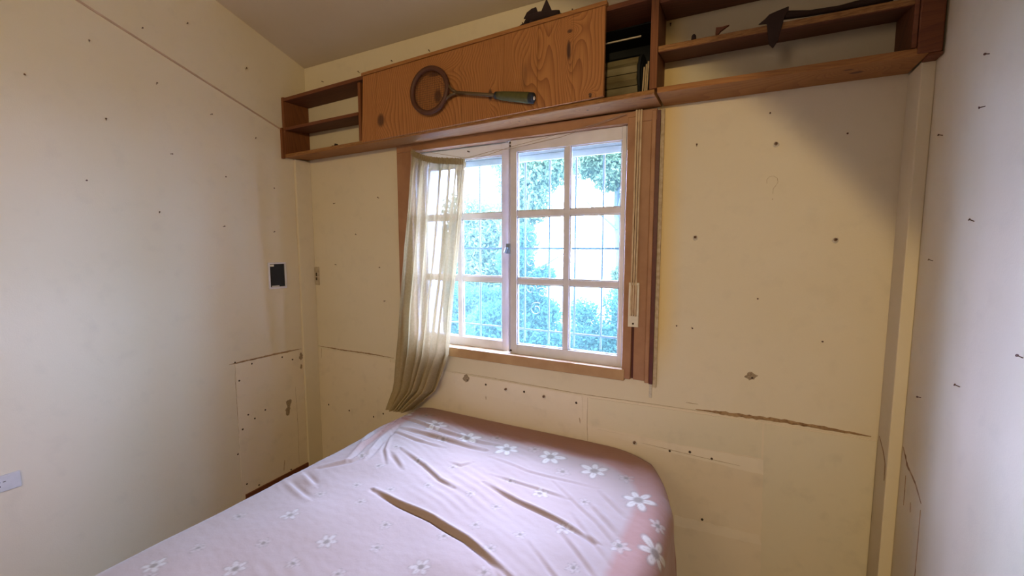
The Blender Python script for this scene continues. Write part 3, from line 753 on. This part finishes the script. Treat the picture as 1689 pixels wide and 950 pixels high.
# ------------------------------------------------------------------ racket hung on the door panel
rk = thing('round_racket', 'round-headed racket with slim shaft and olive grip hung across the pine door panel', 'racket', (-1.367, 1.765, 2.229))
cxr, czr, yr_ = -1.365, 2.228, 1.750
ring = [(cxr + .106 * math.cos(t), yr_, czr + .103 * math.sin(t)) for t in [2 * PI * k / 40 for k in range(40)]]
MB().tube(ring, .0125, 9, closed=True).build('hoop', M['racket_brown'], rk, smooth=True)
st = MB()
for k in range(-9, 10):
    o_ = k * .0105; hh = math.sqrt(max(0, .098 ** 2 - o_ ** 2))
    st.tube([(cxr + o_, yr_, czr - hh), (cxr + o_, yr_, czr + hh)], .0006, 4, caps=False)
    st.tube([(cxr - hh, yr_ - .001, czr + o_), (cxr + hh, yr_ - .001, czr + o_)], .0006, 4, caps=False)
st.build('strings', M['racket_brown'], rk, kind='stuff')
dv = Vector((-.803 + 1.367, 0, 2.107 - 2.229)).normalized()
def along(t, dy=0, up=0): return Vector((cxr, yr_ + dy, czr)) + dv * t + Vector((-dv.z, 0, dv.x)) * up
MB().tube([along(.150), along(.26), along(.385)], [.0078, .0080, .0085], 9).build('shaft', M['racket_shaft'], rk, smooth=True)
th_ = MB()
th_.tube([along(.088, 0, .052), along(.108, 0, .030), along(.135, 0, .011), along(.16, 0, .002)], [.007, .0065, .0065, .007], 8)
th_.tube([along(.088, 0, -.052), along(.108, 0, -.030), along(.135, 0, -.011), along(.16, 0, -.002)], [.007, .0065, .0065, .007], 8)
th_.build('throat', M['racket_shaft'], rk, smooth=True)
MB().tube([along(.378), along(.39)], [.0155, .017], 10).build('collar', M['black'], rk)
MB().tube([along(.390), along(.42), along(.50), along(.548), along(.553)], [.0165, .0195, .022, .0235, .021], 14).build('grip', M['grip'], rk, smooth=True)
MB().tube([along(.552), along(.570), along(.574)], [.0225, .0225, .018], 14).build('end_cap', M['black'], rk, smooth=True)
MB().tube([along(.5742), along(.577)], [.008, .006], 10).build('cap_stud', M['plastic'], rk)

# ------------------------------------------------------------------ small things left on the shelf
def figure_on_top():
    t = thing('bird_ornament', 'small dark ornament with pointed raised wings standing on top of the shelf', 'ornament', (-.80, 1.83, 2.436))
    y = 1.82
    MB().tube([(-.905, y, 2.452), (-.885, y, 2.456), (-.86, y, 2.474), (-.82, y, 2.472), (-.775, y, 2.469), (-.735, y, 2.466), (-.72, y, 2.464)], [.006, .007, .018, .022, .018, .015, .013], 9).build('body', M['trinket'], t, smooth=True)
    MB().tube([(-.72, y, 2.462), (-.695, y, 2.452), (-.655, y, 2.446)], [.005, .0035, .003], 6).build('tail', M['trinket'], t)
    MB().prism([(-.806, y - .01, 2.476), (-.775, y - .012, 2.532), (-.748, y - .01, 2.474)], (0, .006, 0)).build('wing', M['trinket'], t, bevel=.001)
    MB().prism([(-.885, y - .01, 2.476), (-.868, y - .012, 2.498), (-.845, y - .012, 2.508), (-.824, y - .012, 2.510), (-.812, y - .01, 2.474)], (0, .006, 0)).build('wing', M['trinket'], t, bevel=.001)
    MB().tube([(-.845, y, 2.470), (-.850, y, 2.445), (-.846, y, 2.432)], [.014, .013, .006], 8).build('leg', M['trinket'], t)
    MB().tube([(-.796, y, 2.466), (-.800, y, 2.4385)], [.005, .003], 7).build('leg', M['trinket'], t)
figure_on_top()
def cloth_item():
    t = thing('hanging_rag', 'dark stiff rag on the corner shelf with its pointed end hanging down', 'rag', (.12, 1.80, 2.24))
    y = 1.786
    MB().prism([(.030, y, 2.236), (.050, y, 2.250), (.062, y, 2.262), (.085, y, 2.268), (.118, y, 2.275), (.118, y, 2.262), (.108, y, 2.246),
                (.100, y, 2.21), (.092, y, 2.170), (.078, y, 2.148), (.066, y, 2.162), (.060, y, 2.20), (.056, y, 2.232)], (0, .0065, 0)).build('hanging_end', M['leather'], t, bevel=.002)
    MB().tube([(.07, 1.80, 2.250), (.11, 1.81, 2.258), (.18, 1.82, 2.252), (.26, 1.82, 2.248), (.33, 1.82, 2.249), (.40, 1.82, 2.246)], [.010, .014, .010, .009, .013, .008], 9).build('folded_roll', M['leather'], t, smooth=True)
cloth_item()
tag(MB().prism([(-.105, 1.80, 2.236), (-.104, 1.80, 2.262), (-.082, 1.80, 2.260), (-.060, 1.80, 2.262), (-.088, 1.80, 2.246), (-.096, 1.80, 2.236)], (0, .012, 0)).build('wood_scrap', M['shelf_dark'], bevel=.001),
    'small dark triangular wood scrap on the middle board of the corner shelf', 'scrap')
tag(MB().tube([(-.178, 1.805, 2.236), (-.178, 1.805, 2.250), (-.178, 1.805, 2.256)], [.009, .008, .003], 9).build('small_knob', M['trinket']),
    'tiny dark round knob on the middle board near the divider', 'knob')
tag(MB().prism([(-2.150, 1.815, 2.052), (-2.135, 1.815, 2.062), (-2.118, 1.815, 2.060), (-2.112, 1.815, 2.072), (-2.098, 1.815, 2.062), (-2.082, 1.815, 2.056), (-2.09, 1.815, 2.052)], (0, .02, 0)).build('dark_pebble', M['trinket'], bevel=.001),
    'small dark crumb of debris in the lower left cubby', 'debris')

# ------------------------------------------------------------------ switch plates
jb = thing('junction_box', 'open wall box with white rim and black inside on the left wall', 'junction box', (XL, 1.715, 1.29))
b = MB(); ya, yb, za, zb = 1.655, 1.772, 1.209, 1.374
for (c0, c1, d0, d1) in ((ya, yb, za, za + .012), (ya, yb, zb - .010, zb), (ya, ya + .010, za + .012, zb - .010), (yb - .008, yb, za + .012, zb - .010)):
    b.box(XL, XL + .010, c0, c1, d0, d1)
b.build('rim', M['white'], jb, bevel=.001)
MB().box(XL + .0005, XL + .002, ya + .010, yb - .008, za + .012, zb - .010).build('opening', M['black'], jb)
MB().box(XL + .002, XL + .003, ya + .012, ya + .040, zb - .026, zb - .014).build('tag', M['plastic'], jb)
MB().box(XL + .002, XL + .007, ya + .02, ya + .068, za + .012, za + .020).build('terminal', M['socket'], jb)
def plate(plane, a0, a1, z0, z1, mat, name, label, pins):
    t = thing(name, label, 'socket', plane((a0 + a1) / 2, (z0 + z1) / 2, 0))
    def bx(x0, x1, zz0, zz1, d0, d1):
        p, q = plane(x0, zz0, d0), plane(x1, zz1, d1)
        return MB().box(min(p[0], q[0]), max(p[0], q[0]), min(p[1], q[1]), max(p[1], q[1]), zz0, zz1)
    bx(a0, a1, z0, z1, 0, .009).build('plate', mat, t, bevel=.002)
    for (x, z, w, h_) in pins:
        bx(x - w, x + w, z - h_, z + h_, .009, .0098).build('pin_hole', M['hole'], t)
    return t
plate(on_left, .445, .561, .500, .566, M['socket'], 'wall_socket', 'grey power socket plate on the left wall near the bottom left corner', [(.500, .541, .006, .0022), (.500, .524, .006, .0022), (.517, .540, .004, .0012)])
plate(on_back, -2.533, -2.492, 1.213, 1.335, M['switch'], 'wall_switch', 'narrow beige switch plate on the back wall by the left corner', [(-2.512, 1.285, .006, .012), (-2.512, 1.255, .006, .010)])

# ------------------------------------------------------------------ curtain and its wire
def interp(path, t):
    n = len(path) - 1; k = min(int(t * n), n - 1); f = t * n - k
    return tuple(lerp(path[k][i], path[k + 1][i], f) for i in range(2))
LP = [(-1.625, 2.000), (-1.655, 1.70), (-1.690, 1.40), (-1.728, 1.11), (-1.760, .83), (-1.780, .62), (-1.795, .515)]
RP = [(-1.268, 1.911), (-1.292, 1.67), (-1.320, 1.40), (-1.352, 1.14), (-1.385, .88), (-1.475, .66), (-1.625, .53)]
cv = []; cf = []; NU, NV = 260, 120
for j in range(NV + 1):
    t = j / NV
    lx, lz = interp(LP, t); rx, rz = interp(RP, t)
    for i in range(NU + 1):
        u = i / NU
        # gathers: tight at the heading, opening below, closing again at the hem
        wrp = u + .012 * math.sin(u * 21 + t * 3.0) + .035 * math.sin(u * 7 + t * 3)
        fold = math.sin(2 * PI * wrp * 6.5 + 1.3 * t + .8 * math.sin(u * 17)) + .35 * math.sin(2 * PI * wrp * 13.7 + 2 * t)
        fine = math.sin(2 * PI * wrp * 26 + .6) * (1 - t) ** 2 * .5
        amp = .0135 + .008 * math.sin(t * PI * .8) + .020 * max(0, t - .6) / .4
        if t < .03: amp *= .5
        sag = .040 * math.sin(PI * min(1, u * 1.05)) * math.exp(-u * 1.5) * max(0, 1 - t * 3)
        x = lerp(lx, rx, u) + .011 * math.cos(2 * PI * wrp * 6.5 + 1.3 * t + .8 * math.sin(u * 17)) * (1 if 0 < i < NU else 0)
        x += .004 * mnoise.noise((u * 9, t * 5, 1))
        y = 1.924 - .012 * min(1, t * 2) - .022 * max(0, t - .6) / .4 + amp * (.8 * fold + fine) + .004 * mnoise.noise((u * 14, t * 6, 4))
        z = lerp(lz, rz, u) - sag + (.0025 * math.sin(2 * PI * u * 30) if t < .01 else 0)
        if t > .8: y -= (t - .8) * .16
        cv.append((x, y, z))
for j in range(NV):
    for i in range(NU):
        a = j * (NU + 1) + i; cf.append((a, a + 1, a + NU + 2, a + NU + 1))
ct = thing('curtain', 'sheer cream gathered curtain bunched at the left side of the window', 'curtain', (-1.6, 1.92, .52))
MB().add(cv, cf).build('curtain_cloth', M['curtain'], ct, smooth=True)
# gathered heading band
hd = []; hf = []; N = 200
for i in range(N + 1):
    u = i / N; lx, lz = LP[0]; rx, rz = RP[0]
    sag = .040 * math.sin(PI * min(1, u * 1.05)) * math.exp(-u * 1.5)
    x = lerp(lx, rx, u); z = lerp(lz, rz, u) - sag; w = .008 * math.sin(2 * PI * u * 32) + .003 * math.sin(u * 411)
    hd += [(x, 1.912 + w, z + .010 + .002 * math.sin(u * 130)), (x, 1.908 + w * 1.2, z - .004), (x, 1.910 + w, z - .022)]
for i in range(N):
    a = i * 3
    for k in (0, 1): hf.append((a + k, a + k + 1, a + 4 + k, a + 3 + k))
MB().add(hd, hf).build('heading_band', M['curtain'], ct, smooth=True)
wr_ = thing('curtain_wire', 'two slack wires running from the curtain heading to the upper right of the window', 'wire', (-.9, 1.93, 1.95))
MB().tube([(-1.275, 1.93, 1.914), (-1.13, 1.935, 1.938), (-1.02, 1.94, 1.962), (-.80, 1.94, 1.990), (-.60, 1.94, 2.016), (-.45, 1.93, 2.042)], .0011, 5).build('wire_strand', M['wire'], wr_)
MB().tube([(-1.64, 1.945, 2.015), (-1.45, 1.935, 1.97), (-1.275, 1.93, 1.930), (-1.10, 1.935, 1.955), (-1.02, 1.94, 1.953), (-.75, 1.94, 1.980), (-.45, 1.935, 2.040)], .0011, 5).build('wire_strand', M['wire'], wr_)

# ------------------------------------------------------------------ bed
ZT = 0.52
bx0, bx1, by0, by1 = -1.585, -0.245, 0.03, 1.862   # flat part of the mattress top
bed = thing('bed', 'double bed pushed against the window wall', 'bed', (-.9, .95, FZ))
def rr_poly(x0, x1, y0, y1, radii, z, n=8):
    pts = []
    cs_ = [(x1, y1, -1, -1, 0, radii[0]), (x0, y1, 1, -1, PI / 2, radii[1]), (x0, y0, 1, 1, PI, radii[2]), (x1, y0, -1, 1, 1.5 * PI, radii[3])]
    for cx, cy, sx, sy, a0, r in cs_:
        for k in range(n + 1):
            a = a0 + PI / 2 * k / n; pts.append((cx + sx * r + r * math.cos(a), cy + sy * r + r * math.sin(a), z))
    return pts
MB().prism(rr_poly(bx0 - .055, bx1 + .055, by0 - .055, by1 + .055, (.36, .10, .10, .10), .24), (0, 0, .245)).build('mattress', M['mattress'], bed, bevel=.02)
MB().box(bx0 - .04, bx1 - .04, by0 - .03, by1 + .0, .10, .24).build('bed_base', M['bedwood'], bed, bevel=.005)
for x in (bx0 + .05, bx1 - .15):
    for y in (by0 + .06, by1 - .16): MB().box(x, x + .07, y, y + .07, FZ, .10).build('leg', M['bedwood'], bed, bevel=.004)

# the sheet: a fine cloth grid draped over the mattress, with print and edge shade as colour
FLOWER_BIG = [(-1.620,1.791), (-1.369,1.765), (-1.153,1.738), (-0.920,1.717), (-0.708,1.738), (-0.500,1.721), (-0.290,1.587), (-0.183,1.351)]
FLOWER_MID = [(-1.494,1.837), (-1.249,1.658), (-1.024,1.806), (-0.803,1.775), (-0.616,1.649), (-0.366,1.725), (-1.504,0.573), (-.20, 1.48), (-.185, 1.10), (-.19, .85)]
FLOWER_SMALL = [(-1.391,1.486), (-1.343,1.323), (-1.225,1.444), (-1.054,1.468), (-0.781,1.484), (-0.638,1.460), (-0.469,1.489), (-1.056,1.302), (-0.873,1.330), (-0.745,1.303), (-0.754,1.177), (-0.597,1.205), (-0.480,1.308), (-0.293,1.312), (-1.035,1.043), (-0.819,1.086), (-0.978,0.945), (-0.648,1.097), (-0.392,1.149), (-0.792,0.936), (-0.613,1.003), (-1.172,1.213), (-1.472,0.676), (-1.281,0.681), (-1.525,0.834), (-1.311,0.786), (-1.365,0.919), (-1.138,0.886), (-1.148,0.774), (-0.993,0.806), (-1.319,1.178), (-1.210,1.095), (-1.393,1.065), (-1.47,1.349)]
for gx_ in range(8):
    for gy_ in range(4):
        FLOWER_SMALL.append((-1.45 + gx_ * .165 + random.uniform(-.03, .03), .10 + gy_ * .15 + random.uniform(-.03, .03)))
MIDS = {(-0.638,1.460), (-0.480,1.308), (-0.293,1.312), (-0.792,0.936), (-1.281,0.681), (-1.138,0.886), (-1.365,0.919)}
CREASES = [ # polyline, depth, width
 ([(-1.227,1.181), (-1.072,1.157), (-0.906,1.142), (-0.741,1.104), (-0.532,1.024)], .014, .0115),
 ([(-0.862,1.420), (-0.675,1.372), (-0.505,1.339), (-0.362,1.294)], .009, .011),
 ([(-1.353,1.482), (-1.180,1.431), (-1.044,1.361), (-0.960,1.340)], .008, .011),
 ([(-1.489,1.643), (-1.293,1.666), (-1.011,1.667)], .011, .013),
 ([(-1.579,1.745), (-1.282,1.727), (-0.981,1.731)], .009, .012),
 ([(-1.082,1.500), (-1.032,1.496), (-1.004,1.541)], .004, .010),
 ([(-1.574,1.459), (-1.62,1.567), (-1.60,1.676)], .014, .014),
 ([(-1.497,1.297), (-1.549,1.435), (-1.57,1.562)], .012, .013),
 ([(-1.44,1.35), (-1.50,1.50), (-1.53,1.64)], .012, .013),
 ([(-0.869,1.490), (-0.704,1.487), (-0.535,1.481)], .004, .009),
 ([(-1.361,1.431), (-1.237,1.360)], .006, .012),
 ([(-1.459,1.095), (-1.584,1.134)], .008, .014), ([(-1.40,1.02), (-1.585,1.06)], .006, .014),
 ([(-0.434,1.580), (-0.314,1.469)], .006, .010), ([(-0.441,1.485), (-0.310,1.362)], .006, .010), ([(-1.52,1.60), (-1.36,1.585), (-1.20,1.60)], .006, .010), ([(-1.50,1.56), (-1.42,1.44), (-1.33,1.36)], .006, .010), ([(-1.56,1.20), (-1.48,1.30), (-1.46,1.42)], .008, .012),
 ([(-.62,1.56), (-.40,1.40), (-.27,1.28)], .004, .008), ([(-.55,1.18), (-.38,1.06), (-.28,.96)], .004, .009), ([(-.62,1.05), (-.42,.92), (-.30,.80)], .004, .009), ([(-.95,1.62), (-.75,1.58), (-.45,1.60)], .003, .009),
 ([(-.48,1.40), (-.30,1.22)], .005, .010), ([(-.5,1.30), (-.30,1.13)], .005, .010),
]
st_ = .0046
ga = np.arange(bx0 - .46, bx1 + .52, st_); gb_hi = np.arange(0.45, by1 + .40, st_); gb_lo = np.arange(by0 - .46, 0.45, .02)
gb = np.concatenate([gb_lo, gb_hi])
A, Bc = np.meshgrid(ga, gb)
hx, hy = (bx1 - bx0) / 2, (by1 - by0) / 2; cx0, cy0 = (bx0 + bx1) / 2, (by0 + by1) / 2
def sdf(A, Bc):
    px, py = A - cx0, Bc - cy0
    r = np.where(py > 0, np.where(px > 0, .30, .05), .05)
    qx, qy = np.abs(px) - hx + r, np.abs(py) - hy + r
    return np.minimum(np.maximum(qx, qy), 0) + np.hypot(np.maximum(qx, 0), np.maximum(qy, 0)) - r
D_ = sdf(A, Bc); e_ = 1e-3
gx1 = (sdf(A + e_, Bc) - sdf(A - e_, Bc)) / (2 * e_); gy1 = (sdf(A, Bc + e_) - sdf(A, Bc - e_)) / (2 * e_)
gl = np.hypot(gx1, gy1) + 1e-9; nx_, ny_ = gx1 / gl, gy1 / gl
rad = .085
d = np.maximum(D_, 0); d = np.minimum(d, .52)
ang = np.minimum(d / rad, PI / 2)
# plan offset and drop
flare = np.maximum(d - rad * PI / 2, 0)
tpar = A * 1.3 + Bc * 1.7
backside = np.clip((ny_ - .35) / .4, 0, 1) * (D_ > 0)
off = rad * np.sin(ang) + flare * .06 * (ny_ < .5)
drop = rad * (1 - np.cos(ang)) * .95 + flare * .985
plx, ply = A - nx_ * np.maximum(D_, 0), Bc - ny_ * np.maximum(D_, 0)
X_ = plx + nx_ * off; Y_ = ply + ny_ * off; Z_ = ZT - drop + backside * (drop * .80 + .012 * np.clip(d / .08, 0, 1)) * np.clip((.17 - d) / .03, 0, 1)
Y_ = Y_ + backside * np.minimum(d, .12) * .30
# vertical folds in the hanging side
foldw = np.clip(flare / .2, 0, 1)
per = .010 * np.sin(plx * 34 + 1.5 * np.sin(plx * 9)) * (np.abs(ny_) > .7) + .010 * np.sin(ply * 31 + 2 * np.sin(ply * 7)) * (np.abs(nx_) > .7) + .016 * np.sin(np.arctan2(ny_, nx_) * 22) * ((np.abs(nx_) < .97) & (np.abs(ny_) < .97))
wallside = (ny_ > .7)
per = np.where(wallside, per * .1, per)
X_ += nx_ * foldw * per; Y_ += ny_ * foldw * per
# soft unevenness + creases on the top
def vnoise(x, y, s, seed):
    r = np.random.RandomState(seed); out = np.zeros_like(x)
    for k in range(9):
        a = r.rand() * 2 * PI; f = s * (.6 + 1.2 * r.rand()); out += np.sin((x * math.cos(a) + y * math.sin(a)) * f + r.rand() * 6) / 9
    return out
top = np.clip(1 - d / .12, 0, 1)
Z_ += top * (.012 * vnoise(A, Bc, 9, 1) + .005 * vnoise(A, Bc, 25, 2) + .0006 * vnoise(A * .5 - Bc * .9, Bc * 1.6 + A, 70, 4))
wtmp = np.sin(A * 60 + Bc * 150 + 3 * vnoise(A, Bc, 14, 8)) * np.clip(vnoise(A, Bc, 8, 12) * 3, 0, 1)
Z_ += top * .0010 * wtmp
# the sheet is drawn up higher towards the curtain corner
Z_ += .022 * np.exp(-((A + 1.58) ** 2 + (Bc - 1.72) ** 2) / .05) * top
for pl_, dp_, w_ in CREASES:
    best = np.full(A.shape, 9.0); sg = np.zeros(A.shape); tt = np.zeros(A.shape); n_ = len(pl_) - 1
    for k in range(n_):
        (x0, y0), (x1, y1) = pl_[k], pl_[k + 1]
        ux, uy = x1 - x0, y1 - y0; L2 = ux * ux + uy * uy
        s_ = np.clip(((A - x0) * ux + (Bc - y0) * uy) / L2, 0, 1)
        ex, ey = A - x0 - ux * s_, Bc - y0 - uy * s_; q = np.hypot(ex, ey)
        m_ = q < best; best = np.where(m_, q, best); sg = np.where(m_, np.sign(ux * ey - uy * ex), sg); tt = np.where(m_, (k + s_) / n_, tt)
    sd = best * sg; taper = np.sin(PI * np.clip(tt, .04, .96)) ** .5
    ridge = np.exp(-((sd - w_ * .5) / w_) ** 2) - 1.1 * np.exp(-((sd + w_ * .7) / (w_ * .8)) ** 2)
    Z_ += top * dp_ * taper * ridge
Z_ = np.maximum(Z_, .03)
Y_ = np.minimum(Y_, 1.9715 - .001 * np.abs(np.sin(A * 20)))
# print colours and painted edge shade
base = np.array([.315, .228, .178]); colr = np.ones(A.shape + (3,)) * base
# shade of the rolled edge and window sill, painted into the cloth colour
edge_shade = (np.clip((D_ + .068 + .012 * vnoise(A, Bc, 9, 5)) / .03, 0, 1) * np.clip((A + 1.62 + .25 * (Bc - 1.6)) / .05, 0, 1))[..., None]
colr = colr * (1 - edge_shade) + np.array([.29, .140, .095]) * edge_shade
def flower(cx, cy, R, rot, white, grey):
    global colr
    i0 = np.searchsorted(ga, cx - R * 1.1), np.searchsorted(ga, cx + R * 1.1); j0 = np.searchsorted(gb, cy - R * 1.1), np.searchsorted(gb, cy + R * 1.1)
    if i0[1] <= i0[0] or j0[1] <= j0[0]: return
    sl = (slice(j0[0], j0[1]), slice(i0[0], i0[1]))
    dx, dy = A[sl] - cx, Bc[sl] - cy; r = np.hypot(dx, dy) / R; t = np.arctan2(dy, dx) + rot
    pr = .20 + .80 * np.abs(np.cos(t * 3)) ** .8 * (.82 + .18 * np.sin(t * 2.0 + rot * 5) * np.cos(t + rot))
    pet = np.clip((pr - r) * 6, 0, 1)[..., None] * white
    edge = (np.clip(1 - np.abs(pr - r - .05) * 9, 0, 1) * .75 * (r < 1))[..., None] * grey
    vein = (np.clip(1 - np.abs(np.sin(t * 3)) * 3.5, 0, 1) * 0 + np.clip(1 - np.abs(np.cos(t * 3)) * 6, 0, 1) * (r > .2) * (r < .75) * .6 + np.clip(1 - np.abs(np.sin(t * 3)) * 5, 0, 1) * (r > .15) * (r < .55) * .5)[..., None] * grey
    cen = np.clip((.30 - r) * 8, 0, 1)[..., None] * grey
    c = colr[sl]
    c = c * (1 - pet) + np.array([.48, .42, .33]) * pet
    for m_, cc in ((edge, (.20, .15, .11)), (vein, (.20, .16, .12)), (cen, (.16, .12, .08))):
        c = c * (1 - m_) + np.array(cc) * m_
    colr[sl] = c
for k, (x, y) in enumerate(FLOWER_BIG): flower(x, y, .078, k * .7, .95, .85)
for k, (x, y) in enumerate(FLOWER_MID): flower(x, y, .042, k * 1.1, .2 if k < 6 else .6, .9)
for k, (x, y) in enumerate(FLOWER_SMALL):
    flower(x, y, .042 if (x, y) in MIDS else .029, k * 1.3, .5 if (x, y) in MIDS else .22, .95)
nyy, nxx = A.shape
me = bpy.data.meshes.new('bed_sheet')
co = np.stack([X_, Y_, Z_], -1).reshape(-1, 3).astype(np.float32)
ii = (np.arange(nyy - 1)[:, None] * nxx + np.arange(nxx - 1)[None, :]).reshape(-1)
quads = np.stack([ii, ii + 1, ii + nxx + 1, ii + nxx], -1)
# leave out the far ends of the hem beyond the drape
keep = (np.maximum(D_, 0).reshape(-1)[quads].max(1) < .42)
quads = quads[keep]
used = np.unique(quads); remap = np.full(nyy * nxx, -1); remap[used] = np.arange(len(used)); quads = remap[quads]; co = co[used]
cc = np.concatenate([colr.reshape(-1, 3), np.ones((nyy * nxx, 1))], 1)[used].astype(np.float32)
me.vertices.add(len(co)); me.vertices.foreach_set('co', co.reshape(-1))
me.loops.add(len(quads) * 4); me.loops.foreach_set('vertex_index', quads.reshape(-1).astype(np.int32))
me.polygons.add(len(quads)); me.polygons.foreach_set('loop_start', np.arange(0, len(quads) * 4, 4, dtype=np.int32))
me.update(calc_edges=True); me.validate()
me.polygons.foreach_set('use_smooth', [True] * len(me.polygons))
ca = me.color_attributes.new('print', 'FLOAT_COLOR', 'POINT'); ca.data.foreach_set('color', cc.reshape(-1))
me.materials.append(M['sheet'])
so = bpy.data.objects.new('bed_sheet', me); COL.objects.link(so)
tag(so, 'rumpled pink cotton sheet printed with pale flowers covering the bed', 'bed sheet')
